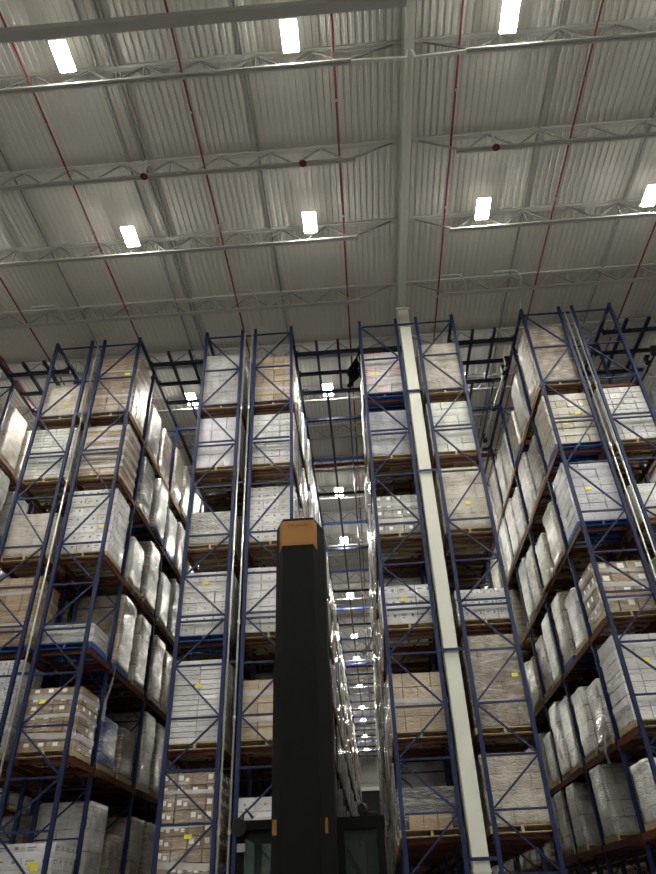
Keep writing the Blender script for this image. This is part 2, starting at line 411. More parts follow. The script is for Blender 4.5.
# ---------------------------------------------------------------- racks
# name, left post x, right post x, side that faces an aisle we can see (+1 right, -1 left), depth shown
ROWS = [('R0R', -11.80, -10.73, +1, 38), ('R1L', -8.68, -7.61, -1, 38), ('R1R', -7.23, -6.16, +1, 38), ('R2L', -4.12, -3.05, -1, 38), ('R2R', -2.66, -1.59, +1, 82),
        ('R3L', .45, 1.51, -1, 82), ('R3R', 2.11, 3.17, +1, 38), ('R4L', 5.22, 6.31, -1, 38), ('R4R', 6.69, 7.78, +1, 38), ('R5L', 9.83, 10.90, -1, 38)]
ROWL = {'R0R': 'rack row cut by the left edge', 'R5L': 'rack row cut by the right edge'}
for i, r in enumerate(ROWS[1:9]): ROWL[r[0]] = '%s rack row from left' % ORD[i]
FY = [Y0, 15.68] + [18.6 + 2.55 * k for k in range(26)]
NODES = [14.12, 12.82, 11.55, 10.24, 8.91, 7.55, 6.5, 5.48, 4.45, 3.39, 2.42, 1.5, .5, -.5, -1.45]
def shelf_levels(n): return SHELF + ([1.14] if n[:2] in ('R3', 'R4', 'R5') else [.34])
PW, PD = .08, .08
def post_mb(b, x, y, side):   # C-shaped upright, open towards the inside of the frame
    z1 = ZT + H
    b.box((x - PW / 2, y - .04, .01), (x + PW / 2, y - .034, z1), M['blue'])
    b.box((x - PW / 2, y + .034, .01), (x + PW / 2, y + .04, z1), M['blue'])
    a = x - side * PW / 2
    b.box((min(a, a + side * .008), y - .034, .01), (max(a, a + side * .008), y + .034, z1), M['blue'])
    a = x + side * PW / 2
    b.box((min(a, a - side * .006), y - .034, .01), (max(a, a - side * .006), y - .015, z1), M['blue'])
    b.box((min(a, a - side * .006), y + .015, .01), (max(a, a - side * .006), y + .034, z1), M['blue'])
def braces(mirror, w):
    out = []
    xl, xr = .05, w - .05
    for i, z in enumerate(NODES):
        if i in (3, 7): out += [('horizontal_brace', (xl, 0, z + H + .07), (xr, 0, z + H + .07)), ('horizontal_brace', (xl, 0, z + H - .05), (xr, 0, z + H - .05))]
        else: out.append(('horizontal_brace', (xl, 0, z + H), (xr, 0, z + H)))
        if i < len(NODES) - 1:
            s = (i % 2 == 0) != mirror
            out.append(('diagonal_brace', (xl if s else xr, 0, z + H - .04), (xr if s else xl, 0, NODES[i + 1] + H + .04)))
    return out
frame_cache = {}
def far_frame(mirror, w):
    k = (mirror, round(w, 2))
    if k not in frame_cache:
        b = MB(); post_mb(b, 0, 0, 1); post_mb(b, w, 0, -1)
        for n, p, q in braces(mirror, w): b.bar(p, q, .034, .03, M['blue'])
        frame_cache[k] = b.mesh('upright_frame')
    return frame_cache[k]
support_cache = {}
for ri, (rn, xa, xb, side, depth) in enumerate(ROWS):
    w = xb - xa; mirror = rn.endswith('R')
    root = tag(empty('pallet_rack', (xa, Y0, 0)), ('navy blue and orange pallet racking, %s' % ROWL[rn]), 'rack', 'rows of pallet racking')
    fr = empty('upright_frame', (0, 0, 0), root)
    for sx, sd in ((0, 1), (w, -1)):
        b = MB(); post_mb(b, 0, 0, sd); b.build('post', fr, (sx, 0, 0))
        b = MB(); b.box((-.08, -.08, 0), (.08, .08, .01), M['blue']); b.build('foot_plate', fr, (sx, 0, 0))
        b = MB(); b.box((-.07, -.06, .012), (.07, -.0405, .55 + H), M['blue']); b.box((-.07, -.06, .012), (-.051, .03, .5 + H), M['blue']); b.box((.051, -.06, .012), (.07, .03, .5 + H), M['blue'])
        b.build('post_guard', fr, (sx, 0, 0))
    for n, p, q in braces(mirror, w):
        b = MB(); b.bar(p, q, .036, .04 if n[0] == 'h' else .036, M['blue']); b.build(n, fr)
    ff = far_frame(mirror, w); nf = 1
    for y in FY[1:]:
        if y > depth: break
        link('upright_frame', ff, root, (0, y - Y0, 0)); nf += 1
    ys = FY[:nf]; beam_n = 0; far = MB()
    for bi in range(nf - 1):
        y0, y1 = ys[bi] - Y0 + .04, ys[bi + 1] - Y0 - .04
        for z in shelf_levels(rn):
            for sx in (.0, w):
                bx = sx + (-.025 if sx == 0 else .025)
                args = ((bx - .025, y0, z + H - .125), (bx + .025, y1, z + H - .005), M['orange'])
                if bi < 8:
                    b = MB(); b.box(*args)
                    b.box((bx - .03, y0 - .0, z + H - .16), (bx + .03, y0 + .05, z + H - .004), M['orange'])
                    b.box((bx - .03, y1 - .05, z + H - .16), (bx + .03, y1, z + H - .004), M['orange']); b.build('shelf_beam', root)
                else: far.box(*args)
            if bi < 3:
                L = y1 - y0
                fs_ = (.28, L - .12) if bi == 0 else (.12, L * .36, L * .62, L - .12)
                for fy in fs_:
                    b = MB(); b.box((.001, y0 + fy - .03, z + H - .09), (w - .001, y0 + fy + .03, z + H - .008), M['orange']); b.build('pallet_support', root)
    if far.v: far.build('shelf_beam', root)['kind'] = 'stuff'
    # longitudinal tube along the aisle side post tops
    b = MB(); bx = w if side > 0 else 0
    b.box((bx - .04, .045, ZT + H - .10), (bx + .04, ys[-1] - Y0, ZT + H - .02), M['tieblue']); b.build('top_rail', root)
    if rn in ('R1L', 'R2L', 'R3L', 'R4L'):                       # spacers to the row behind
        gap = ROWS[ri + 1][1] - xb
        for z in (14.05, 11.52, 8.93, 4.45, .72):
            for y in ys[:3]:
                dy = -.02 if rn != 'R3L' else -.03
                b = MB(); b.box((w + .051, y - Y0 + dy - .02, z + H), (w + gap - .051, y - Y0 + dy + .0, z + H + .06), M['blue']); b.build('row_spacer', root)

# tie beams and rails over the aisles
AIS = [(-10.68, -8.73, 'far left aisle', 24), (-6.11, -4.17, 'left aisle', 30), (-1.54, .40, 'centre aisle', 82), (3.22, 5.17, 'right aisle', 30), (7.83, 9.78, 'far right aisle', 24)]
for xa, xb, an, depth in AIS:
    ty = [15.2, 16.15, 17.1] + [y for y in FY[2:] if y < depth]
    for i, y in enumerate(ty):
        b = MB(); b.box((xa, y - .045, ZT + H - .22), (xb, y + .045, ZT + H - .12), M['tieblue'] if (i < 4 or i % 2 or depth < 50) else M['tieblue_lit'])
        b.box((xa, y - .055, ZT + H - .25), (xa + .04, y + .055, ZT + H - .05), M['tieblue']); b.box((xb - .04, y - .055, ZT + H - .25), (xb, y + .055, ZT + H - .05), M['tieblue'])
        o = b.build('tie_beam')
        if i < 12: tag(o, 'dark blue tie beam over the %s, %s from the front' % (an, ORD[i]), 'tie beam', 'tie beams over the aisles', 'thing')
        else: tag(o, 'dark blue tie beam far back over the %s' % an, 'tie beam', 'distant tie beams over the ' + an, 'thing')
    for f, wd in ((.33, 'left'), (.67, 'right')):
        x = xa + (xb - xa) * f
        b = MB(); b.box((x - .04, 14.78, ZT + H - .12), (x + .04, 17.18, ZT + H - .03), M['tieblue'])
        tag(b.build('tie_rail'), 'short dark blue rail on the ties over the %s, %s one of two' % (an, wd), 'rail', 'short rails over the aisles', 'thing')
    for x, wd in (((xa + xb) / 2 - .14, 'left'), ((xa + xb) / 2 + .56, 'right')):
        b = MB(); b.tube([(x, 17.1, ZT + H - .27), (x, min(depth, 82), ZT + H - .27)], .045 if wd == 'left' else .03, M['tieblue'], 6)
        tag(b.build('conduit'), 'long dark conduit hung under the ties over the %s, %s one of two' % (an, wd), 'conduit', 'conduits over the aisles', 'thing')
# pale cable ducts hanging over the two right aisles
for x0, an in ((4.98, 'right aisle'), (9.5, 'far right aisle')):
    t = tag(empty('cable_duct', (x0, 15.9, ZT + H - .5)), 'pale dangling cable duct with dark clamps over the %s' % an, 'cable duct', 'cable ducts over the right aisles')
    b = MB(); pts = [(-.045 * k * .5, k * .45, .1 * math.sin(k * 1.9) * .4) for k in range(13)]
    b.tube(pts, .035, M['steel'], 8); b.build('duct', t, smooth=True)
    for k in (0, 1, 5, 9):
        b = MB(); p = pts[k]; b.box((p[0] - .07, p[1] - .09, p[2] - .09), (p[0] + .07, p[1] + .09, p[2] + .2), M['dark']); b.build('clamp', t)
# galvanised risers in the gaps between the rows
for rx, ry, l in ((-7.40, 14.12, 'gap of the left rack pair'), (-2.96, 14.12, 'gap left of the truck, left one of two'), (-2.76, 14.12, 'gap left of the truck, right one of two'),
                  (6.43, 14.12, 'gap of the right rack pair, left one of two'), (6.60, 14.12, 'gap of the right rack pair, right one of two')):
    t = tag(empty('riser_pipe', (rx, ry, 0)), 'thin galvanised riser pipe up the %s' % l, 'pipe', 'riser pipes between the racks', 'thing')
    b = MB(); b.tube([(0, 0, .01), (0, 0, ZT + H - .15)], .024, M['steel'], 8); b.build('pipe_run', t, smooth=True)
    for z in range(1, 16, 2):
        b = MB(); b.tube([(0, 0, z), (0, 0, z + .08)], .035, M['steel'], 8); b.build('coupling', t)
for rx, l in ((-8.15, 'left rack pair'), (-2.4, 'rack left of the truck'), (3.6, 'right of the white column'), (5.2, 'start of the right rack pair')):
    b = MB(); z = 14.62 + H
    pts = [(rx - .9, 12.95, z + .1), (rx - .3, 12.95, z + .1)] + [(rx - .3 + .25 * math.sin(a), 12.95 + .25 * (1 - math.cos(a)) * 2, z + .1 - .25 * (1 - math.cos(a))) for a in (.4, .8, 1.2, 1.57)] + [(rx, 14.0, z - .3)]
    b.tube(pts, .025, M['joist'], 8)
    tag(b.build('feed_pipe', smooth=True), 'curved grey feed pipe bending down to the %s' % l, 'pipe', 'feed pipes bending down to the racks', 'thing')

# ---------------------------------------------------------------- loads
def pallet_mesh(m):
    b = MB(); W, D = 1.2, 1.05
    for i in range(3):
        x = -W / 2 + i * (W - .05) / 2; b.box((x, -D / 2, .016), (x + .05, D / 2, .105), m)
    for i in range(7):
        y = -D / 2 + i * (D - .1) / 6; b.box((-W / 2, y, .1055), (W / 2, y + .1, .125), m)
    for i in range(4):
        y = -D / 2 + i * (D - .1) / 3; b.box((-W / 2, y, 0), (W / 2, y + .1, .0155), m)
    return b.mesh('pallet')
PAL = {'wood': pallet_mesh(M['wood']), 'blue': pallet_mesh(M['bluewood'])}
def block_mesh(seed, mtl, lay=.235, amp=1.):
    """a wrapped stack 1.16 x 1.0 x 1: slightly uneven layers under film, soft corners; film foot at the bottom"""
    W, D, nz, nx = 1.19, 1.04, 18, 10
    b = MB(); ring = []; per = []
    for i in range(nx): per.append((-1 + 2 * i / nx, -1))
    for i in range(nx): per.append((1, -1 + 2 * i / nx))
    for i in range(nx): per.append((1 - 2 * i / nx, 1))
    for i in range(nx): per.append((-1, 1 - 2 * i / nx))
    vs = []; fs = []; n = len(per); rr = random.Random(seed)
    offs = [(rr.uniform(-.012, .012), rr.uniform(-.012, .012)) for _ in range(12)]
    for k in range(nz + 1):
        z = k / nz; L = int(z * 5.99); ox, oy = offs[L]
        edge = 1 - .008 * (1 if k in (0, nz) else 0)
        for (u, v) in per:
            q = (abs(u) ** 28 + abs(v) ** 28) ** (1 / 28)
            nn = noise.noise(Vector((u * 1.7 + seed * 3.1, v * 1.7, z * 4.5))) * .014 * amp + noise.noise(Vector((u * 5 + seed, v * 5, z * 11))) * .009 * amp
            gr = -.008 if (k % 3 == 0) else 0
            s = edge / q * (1 + nn + gr)
            vs.append((u * s * W / 2 + ox, v * s * D / 2 + oy, z))
    for k in range(nz):
        fs += [(k * n + i, k * n + (i + 1) % n, (k + 1) * n + (i + 1) % n, (k + 1) * n + i) for i in range(n)]
    c = len(vs); vs.append((0, 0, 1.01)); vs.append((0, 0, 0))
    fs += [(nz * n + i, nz * n + (i + 1) % n, c) for i in range(n)] + [((i + 1) % n, i, c + 1) for i in range(n)]
    b.add(vs, fs, mtl); return b.mesh('wrapped_goods', True)
BLK = {}
def block(color, s):
    if (color, s) not in BLK: BLK[(color, s)] = block_mesh(s + 7 * (sorted(goods_cols).index(color)), M['g_' + color])
    return BLK[(color, s)]
CM = {}
def carton_mesh(dx, dy, dz, color, deco):
    k = (round(dx, 3), round(dy, 3), round(dz, 3), color, deco)
    if k in CM: return CM[k]
    b = MB(); b.box((-dx / 2, -dy / 2, 0), (dx / 2, dy / 2, dz), M['c_' + color]); me = bevel(b.mesh('t'), .008)
    b = MB(); vs = [v.co.copy() for v in me.vertices]; b.add(vs, [tuple(p.vertices) for p in me.polygons], M['c_' + color]); bpy.data.meshes.remove(me)
    e = .0015
    def patch(face, u0, v0, u1, v1, m):      # on -y (0), +x (1) or -x (2) side
        z0, z1 = v0 * dz, v1 * dz
        if face == 0: P = [(-dx / 2 + u0 * dx, -dy / 2 - e, z0), (-dx / 2 + u1 * dx, -dy / 2 - e, z0), (-dx / 2 + u1 * dx, -dy / 2 - e, z1), (-dx / 2 + u0 * dx, -dy / 2 - e, z1)]
        elif face == 1: P = [(dx / 2 + e, -dy / 2 + u0 * dy, z0), (dx / 2 + e, -dy / 2 + u1 * dy, z0), (dx / 2 + e, -dy / 2 + u1 * dy, z1), (dx / 2 + e, -dy / 2 + u0 * dy, z1)]
        else: P = [(-dx / 2 - e, dy / 2 - u0 * dy, z0), (-dx / 2 - e, dy / 2 - u1 * dy, z0), (-dx / 2 - e, dy / 2 - u1 * dy, z1), (-dx / 2 - e, dy / 2 - u0 * dy, z1)]
        b.add(P, [(0, 1, 2, 3)], m)
    for f in (0, 1, 2):
        if deco == 'label': patch(f, .10, .40, .42, .82, M['label']); patch(f, .55, .3, .8, .6, M['label'])
        elif deco == 'label1': patch(f, .5, .45, .86, .85, M['label'])
        elif deco == 'print': patch(f, .12, .62, .4, .72, M['print']); patch(f, .12, .42, .3, .48, M['print']); patch(f, .68, .5, .8, .75, M['print'])
        elif deco == 'dot': patch(f, .45, .42, .55, .56, M['print'])
        elif deco == 'red': patch(f, .05, .80, .8, .88, M['redprint']); patch(f, .05, .62, .45, .68, M['print']); patch(f, .05, .1, .8, .16, M['redprint'])
        elif deco == 'tape': patch(f, 0.01, .46, .99, .54, M['tape'])
        elif deco == 'rows': patch(f, .08, .4, .92, .5, M['print'])
    CM[k] = b.mesh('carton'); return CM[k]

LOOK = {'silver': 'silvery film wrapped load', 'white': 'white film wrapped load', 'brown': 'brown film wrapped load', 'umber': 'dark brown film wrapped load', 'beige': 'beige film wrapped load',
        'lilac': 'grey lilac film wrapped load', 'dark': 'dark grey film wrapped load', 'blue': 'bright blue wrapped load'}
n_ind = 0
def where(row, lvl, j):
    if j == 0:
        return '%s shelf down, front of %s' % (ORD[lvl], ROWL[row])
    return '%s shelf down, %s load deep, %s' % (ORD[lvl], ORD[j], ROWL[row].replace('rack row', 'row').replace('by the', 'by'))
def load_root(row, lvl, j, x, y, z, look, pal):
    t = tag(empty('pallet_load', (x, y, z + H)), look + ', ' + where(row, lvl, j), 'pallet load', 'pallet loads in the racks')
    link('pallet', PAL[pal], t, (0, 0, 0)); return t
def sticker(t, sx, sy, sz, face, w=.13, h=.075):
    b = MB()
    if face == 0: b.box((sx - w / 2, sy - .004, sz), (sx + w / 2, sy, sz + h), M['yellow'])
    else: b.box((sx, sy - w / 2, sz), (sx + .004, sy + w / 2, sz + h), M['yellow'])
    o = b.build('sticker', t); o['label'] = 'yellow sticker'
def wrapped(row, lvl, j, x, y, z, h, color, pal='wood', wx=1., wy=1., stick=False):
    t = load_root(row, lvl, j, x, y, z, LOOK[color], pal)
    link('wrapped_goods', block(color, R.randrange(5)), t, (0, 0, .126), (wx, wy, h), (0, 0, R.choice((0, math.pi))))
    if stick: sticker(t, R.uniform(-.1, .4), -.545 * wy, .126 + h * R.uniform(.3, .8), 0)
    if R.random() < .25 and j > 0:
        s = 1 if x < 0 else -1
        b = MB(); z0 = R.uniform(.2, .7) * h
        pts = [(s * .585 * wx, -.3, z0), (s * .66, -.28, z0 - .15), (s * .70, -.2, z0 - .4), (s * .66, -.16, z0 - .62)]
        vs = []; 
        for i, p in enumerate(pts): vs += [(p[0], p[1] - .05 - .02 * i, p[2]), (p[0] + s * .012, p[1] + .05 + .01 * i, p[2] + .03)]
        b.add(vs, [(2 * i, 2 * i + 1, 2 * i + 3, 2 * i + 2) for i in range(3)], M['film']); b.build('loose_film', t)['label'] = 'loose tail of clear film'
    return t
def cartons(row, lvl, j, x, y, z, h, color, deco, n=(3, 3), ch=.26, pal='wood', look=None, bands=2, stick=0, wx=1.19, wy=1.04):
    t = load_root(row, lvl, j, x, y, z, look or '%s carton load' % color, pal)
    nx, ny = n; nz = max(1, round(h / ch)); dz = h / nz; dx, dy = wx / nx, wy / ny
    while nx * ny * nz - max(0, nx - 2) * max(0, ny - 2) * nz > 98: nz -= 1; dz = h / nz
    ma = carton_mesh(dx - .006, dy - .006, dz - .004, color, deco); mb_ = carton_mesh(dx - .006, dy - .006, dz - .004, color, None if deco in ('label', 'label1', 'red') else deco)
    for k in range(nz):
        for i in range(nx):
            for jj in range(ny):
                if 0 < i < nx - 1 and 0 < jj < ny - 1: continue
                px = -wx / 2 + (i + .5) * dx + R.uniform(-.006, .006); py = -wy / 2 + (jj + .5) * dy + R.uniform(-.006, .006)
                c = link('carton', ma if R.random() < .72 else mb_, t, (px, py, .126 + k * dz)); c.rotation_euler = (R.uniform(-.014, .014), 0, R.uniform(-.016, .016))
    for q in range(bands):
        b = MB(); zz = .126 + h * (q + .6) / (bands + .2); tlt = R.uniform(-.08, .08); e = .012; X, Y = wx / 2 + e, wy / 2 + e; hh = R.uniform(.05, .12)
        c4 = [(-X, -Y, zz), (X, -Y, zz + tlt), (X, Y, zz), (-X, Y, zz - tlt)]
        b.add(c4 + [(a, c, d + hh) for a, c, d in c4], [(i, (i + 1) % 4, 4 + (i + 1) % 4, 4 + i) for i in range(4)], M['film']); b.build('film_band', t)['label'] = 'clear film band'
    for q in range(stick):
        sticker(t, R.uniform(-.4, .4) if q == 0 else .2, -wy / 2 - .008, .126 + h * (R.uniform(.35, .8) if q == 0 else .55), 0, .15)
    return t
FR = Y0 + .68   # centre of the front load
XC = {r[0]: (r[1] + r[2]) / 2 for r in ROWS}
def lz(row, l): return shelf_levels(row)[l]
def hh(row, l, top): return min(top * 1.012, SHELF[l - 1] - .16 if l else 14.2) - lz(row, l) - .126
F = lambda row, l: (row, l, 0, XC[row], FR, lz(row, l))
# row 1
wrapped(*F('R1L', 0), hh('R1L', 0, 12.66), 'beige', stick=True)
cartons(*F('R1L', 1), hh('R1L', 1, 11.1), 'greygreen', 'rows', (4, 3), .19, look='pale grey green carton load', bands=1)
wrapped(*F('R1L', 2), hh('R1L', 2, 8.45), 'beige')
cartons(*F('R1L', 3), hh('R1L', 3, 6.73), 'kraft', 'tape', (3, 3), .27, pal='blue', look='kraft brown carton load')
cartons(*F('R1L', 4), hh('R1L', 4, 4.79), 'white', 'print', (4, 3), .17, look='small printed white carton load')
cartons(*F('R1L', 5), hh('R1L', 5, 1.38), 'white', 'print', (2, 2), .24, stick=2, look='large printed white carton load')
# row 2
cartons(*F('R1R', 0), hh('R1R', 0, 13.6), 'brown', None, (3, 3), .3, stick=1, look='tall brown carton load')
cartons(*F('R1R', 1), hh('R1R', 1, 11.1), 'brown', 'tape', (2, 2), .2, bands=5, look='film banded brown carton load')
cartons(*F('R1R', 2), hh('R1R', 2, 9.05), 'white', 'print', (3, 3), .24, stick=1, look='white carton load')
wrapped(*F('R1R', 3), .42, 'white', 'blue')
cartons(*F('R1R', 4), hh('R1R', 4, 4.15), 'brown', 'label1', (4, 3), .19, stick=1, bands=3, look='white labelled brown carton load')
cartons(*F('R1R', 5), hh('R1R', 5, 1.32), 'white', 'print', (2, 2), .22, stick=2, look='white carton load with yellow stickers')
# row 3
wrapped(*F('R2L', 0), hh('R2L', 0, 13.4), 'silver')
cartons(*F('R2L', 1), hh('R2L', 1, 11.1), 'lilac', None, (3, 2), .36, look='lilac white carton load', bands=2)
wrapped(*F('R2L', 2), hh('R2L', 2, 8.18), 'silver')
cartons(*F('R2L', 3), hh('R2L', 3, 6.59), 'white', 'dot', (3, 3), .25, pal='blue', stick=1, look='white cartons on a blue pallet')
cartons(*F('R2L', 4), hh('R2L', 4, 4.56), 'white', None, (2, 2), .105, stick=1, bands=0, look='finely layered white carton load')
cartons(*F('R2L', 5), hh('R2L', 5, 2.38), 'brown', 'label', (4, 3), .2, stick=1, bands=3, look='heavily labelled brown carton load')
# row 4
cartons(*F('R2R', 0), hh('R2R', 0, 13.19), 'tan', 'dot', (4, 3), .24, stick=1, look='tan carton load with dark dots')
cartons(*F('R2R', 1), hh('R2R', 1, 11.1), 'white', 'dot', (3, 3), .2, look='white carton load')
cartons(*F('R2R', 2), hh('R2R', 2, 8.8), 'white', 'print', (3, 3), .2, look='white carton load')
cartons(*F('R2R', 3), hh('R2R', 3, 6.63), 'white', 'dot', (3, 3), .19, look='white carton load')
cartons(*F('R2R', 4), hh('R2R', 4, 4.08), 'tan', None, (3, 3), .22, look='plain tan carton load')
cartons(*F('R2R', 5), hh('R2R', 5, 1.9), 'white', 'dot', (3, 3), .26, stick=1, look='white carton load')
# row 5
t = cartons(*F('R3L', 0), hh('R3L', 0, 13.05), 'white', 'red', (3, 3), .28, pal='blue', stick=1, look='black sheeted red printed carton load')
b = MB(); h0 = hh('R3L', 0, 13.05) + .126
b.box((-.62, -.54, h0), (.62, .54, h0 + .2), M['blackfilm'])
vs = []; fs = []; nr = 7
for i in range(nr + 1):
    for k in range(6):
        yy = -.54 + 1.08 * i / nr; zz = h0 + .14 - k * .17 * (1.15 - .5 * abs(i / nr - .35))
        vs.append((-.64 - .07 * k + .05 * math.sin(i * 2 + k), yy + .03 * math.sin(k * 2), zz))
for i in range(nr):
    for k in range(5): a = i * 6 + k; fs.append((a, a + 1, a + 7, a + 6))
b.add(vs, fs, M['blackfilm']); b.build('black_sheet', t)['label'] = 'black plastic sheet'
wrapped(*F('R3L', 1), hh('R3L', 1, 10.94), 'lilac')
cartons(*F('R3L', 2), hh('R3L', 2, 8.31), 'grey', 'label1', (5, 3), .19, look='grey carton load with white labels')
cartons(*F('R3L', 3), hh('R3L', 3, 5.98), 'white', 'print', (3, 2), .26, stick=1, look='white carton load')
cartons(*F('R3L', 4), hh('R3L', 4, 4.05), 'tan', None, (4, 3), .26, bands=1, look='tan carton load')
t = cartons(*F('R3L', 5), .26, 'kraft', 'dot', (3, 1), .26, bands=0, wx=.8, wy=.3, look='three low kraft cartons')
for ch in t.children:
    if ch.name.startswith('carton'): ch.location.y -= .34
link('wrapped_goods', block('dark', 1), t, (0, .2, .126), (1, .55, .75))
# row 6
wrapped(*F('R3R', 0), hh('R3R', 0, 13.24), 'beige')
cartons(*F('R3R', 1), hh('R3R', 1, 11.1), 'greygreen', None, (3, 3), .24, look='silvery white carton load')
wrapped(*F('R3R', 2), hh('R3R', 2, 9.0), 'beige', stick=True)
cartons(*F('R3R', 3), hh('R3R', 3, 5.79), 'white', 'print', (4, 3), .2, look='low white carton load')
wrapped(*F('R3R', 4), hh('R3R', 4, 4.75), 'brown', stick=True)
wrapped(*F('R3R', 5), hh('R3R', 5, 2.45), 'beige')
# row 7
wrapped(*F('R4L', 0), hh('R4L', 0, 13.6), 'brown')
cartons(*F('R4L', 1), hh('R4L', 1, 11.1), 'beige', None, (4, 3), .22, pal='blue', stick=2, bands=4, look='beige white cartons on blue pallet')
cartons(*F('R4L', 2), hh('R4L', 2, 8.95), 'lilac', None, (3, 3), .24, pal='blue', stick=1, bands=4, look='pale lilac cartons on blue pallet')
cartons(*F('R4L', 3), hh('R4L', 3, 6.25), 'brown', 'label1', (3, 3), .26, bands=3, look='white labelled brown carton load')
cartons(*F('R4L', 4), hh('R4L', 4, 4.6), 'white', None, (3, 3), .24, stick=1, bands=3, look='white carton load')
wrapped(*F('R4L', 5), hh('R4L', 5, 2.25), 'white', stick=True)
# row 8 (its top shelf is empty)
cartons(*F('R4R', 1), hh('R4R', 1, 11.2), 'white', 'dot', (4, 3), .2, look='dotted white carton load')
wrapped(*F('R4R', 2), hh('R4R', 2, 8.2), 'white')
wrapped(*F('R4R', 3), hh('R4R', 3, 6.3), 'silver')
wrapped(*F('R4R', 4), hh('R4R', 4, 4.5), 'silver')
wrapped(*F('R4R', 5), hh('R4R', 5, 2.5), 'white')

# loads behind the front ones
def slot_y(j):
    if j == 1: return 16.42
    if j == 2: return 17.82
    k = (j - 3) // 2
    return 18.6 + 2.55 * k + (.70 if (j - 3) % 2 == 0 else 1.88)
PALET = {'R1R': ['silver', 'brown', 'silver', 'beige', 'umber'], 'R4L': ['silver', 'white', 'silver', 'beige', 'brown'], 'R0R': ['silver', 'white', 'silver', 'beige'],
         'R5L': ['white', 'silver', 'white'], 'R2R': ['white', 'silver', 'white', 'beige', 'white'], 'R3L': ['white', 'silver', 'white', 'beige', 'white']}
SPEC = {('R1R', 4, 1): ('blue', 1.0), ('R1R', 4, 2): ('umber', 1.05), ('R1R', 3, 1): ('brown', 1.75), ('R1R', 5, 1): ('silver', 1.75), ('R1L', 5, 1): ('brown', 1.2),
        ('R4L', 0, 1): ('white', 1.75), ('R4L', 0, 2): ('brown', 1.35), ('R1R', 0, 1): ('silver', 1.55), ('R1R', 0, 2): ('umber', 1.6), ('R1R', 1, 1): ('dark', 1.6), ('R1R', 2, 1): ('silver', 1.2)}
def random_load(row, l, j, rnd):
    cols_ = PALET.get(row, ['dark', 'umber', 'silver'])
    c = rnd.choice(cols_); h = rnd.choice((1.25, 1.45, 1.6, 1.7, 1.75, 1.78))
    if l == 5 and row[:2] in ('R3', 'R4', 'R5'): h = min(h, 1.4)
    if l == 0: h = min(h + .1, 1.9)
    if (row, l, j) in SPEC: c, h = SPEC[(row, l, j)]
    return c, h
rnd = random.Random(11)
DEEP = {'R2R': 80.5, 'R3L': 80.5}
NJ = {'R0R': 4, 'R1L': 2, 'R1R': 5, 'R2L': 2, 'R2R': 9, 'R3L': 9, 'R3R': 2, 'R4L': 5, 'R4R': 2, 'R5L': 4}
for row, nj in NJ.items():
    for l in range(6):
        for j in range(0 if row in ('R0R', 'R5L') else 1, nj + 1):
            if row == 'R4R' and l == 0: continue
            if (row, l, j) in (('R0R', 0, 0), ('R4L', 5, 3)): continue
            c, h = random_load(row, l, j, rnd)
            y = FR if j == 0 else slot_y(j)
            if j > 0 and slot_y(j) > 82: continue
            if (row, l, j) not in SPEC and rnd.random() < .06 and row in ('R1R', 'R4L'): continue
            wrapped(row, l, j, XC[row] + rnd.uniform(-.03, .03), y, lz(row, l), h, c, 'blue' if rnd.random() < .1 else 'wood', rnd.uniform(.98, 1.05), rnd.uniform(.93, 1.04))
# the rest of the centre aisle, too small and many to be told apart
far = MB()
for row in NJ:
    for l in range(6):
        j = NJ[row] + 1
        while slot_y(j) < DEEP.get(row, 38):
            c, h = random_load(row, l, j, rnd); x = XC[row] + rnd.uniform(-.04, .05); y = slot_y(j); z = lz(row, l) + H
            me = block(c, rnd.randrange(5)); s = rnd.uniform(.97, 1.06)
            far.box((x - .6, y - .5, z), (x + .6, y + .5, z + .125), M['wood'])
            far.add([(x + v.co.x * s, y + v.co.y * .98, z + .126 + v.co.z * h) for v in me.vertices], [tuple(p.vertices) for p in me.polygons], M['g_' + c])
            j += 1
o = far.build('pallet_load', smooth=True); tag(o, 'wrapped pallet loads receding deep down the aisles behind the nearer ones', 'pallet load', None, 'stuff')

# trailing film in the centre aisle and in the left aisle
def film_sheet(pts, w):
    b = MB(); vs = []; n = len(pts)
    for i, p in enumerate(pts):
        ww = w * (.5 + .8 * i / n)
        for k in range(4): vs.append((p[0] + .03 * math.sin(i * 1.7 + k * 2), p[1] + ww * (k / 3 - .5), p[2] + .04 * math.sin(k * 2.3 + i)))
    b.add(vs, [(4 * i + k, 4 * i + k + 1, 4 * i + k + 5, 4 * i + k + 4) for i in range(n - 1) for k in range(3)], M['film']); return b
b = film_sheet([(.33, 20.2, 7.5 + H), (.22, 20.2, 7.0 + H), (.08, 20.1, 6.55 + H), (-.12, 20.0, 6.3 + H)], .5)
tag(b.build('film_tail', smooth=True), 'clear torn film hanging out over the centre aisle', 'plastic film', None, 'thing')
b = film_sheet([(-6.0, 15.75, 5.0 + H), (-6.05, 15.73, 4.6 + H), (-6.1, 15.7, 4.2 + H), (-6.06, 15.66, 3.8 + H)], .14)
tag(b.build('film_tail', smooth=True), 'twisted film tail hanging beside the blue load in left aisle', 'plastic film', None, 'thing')

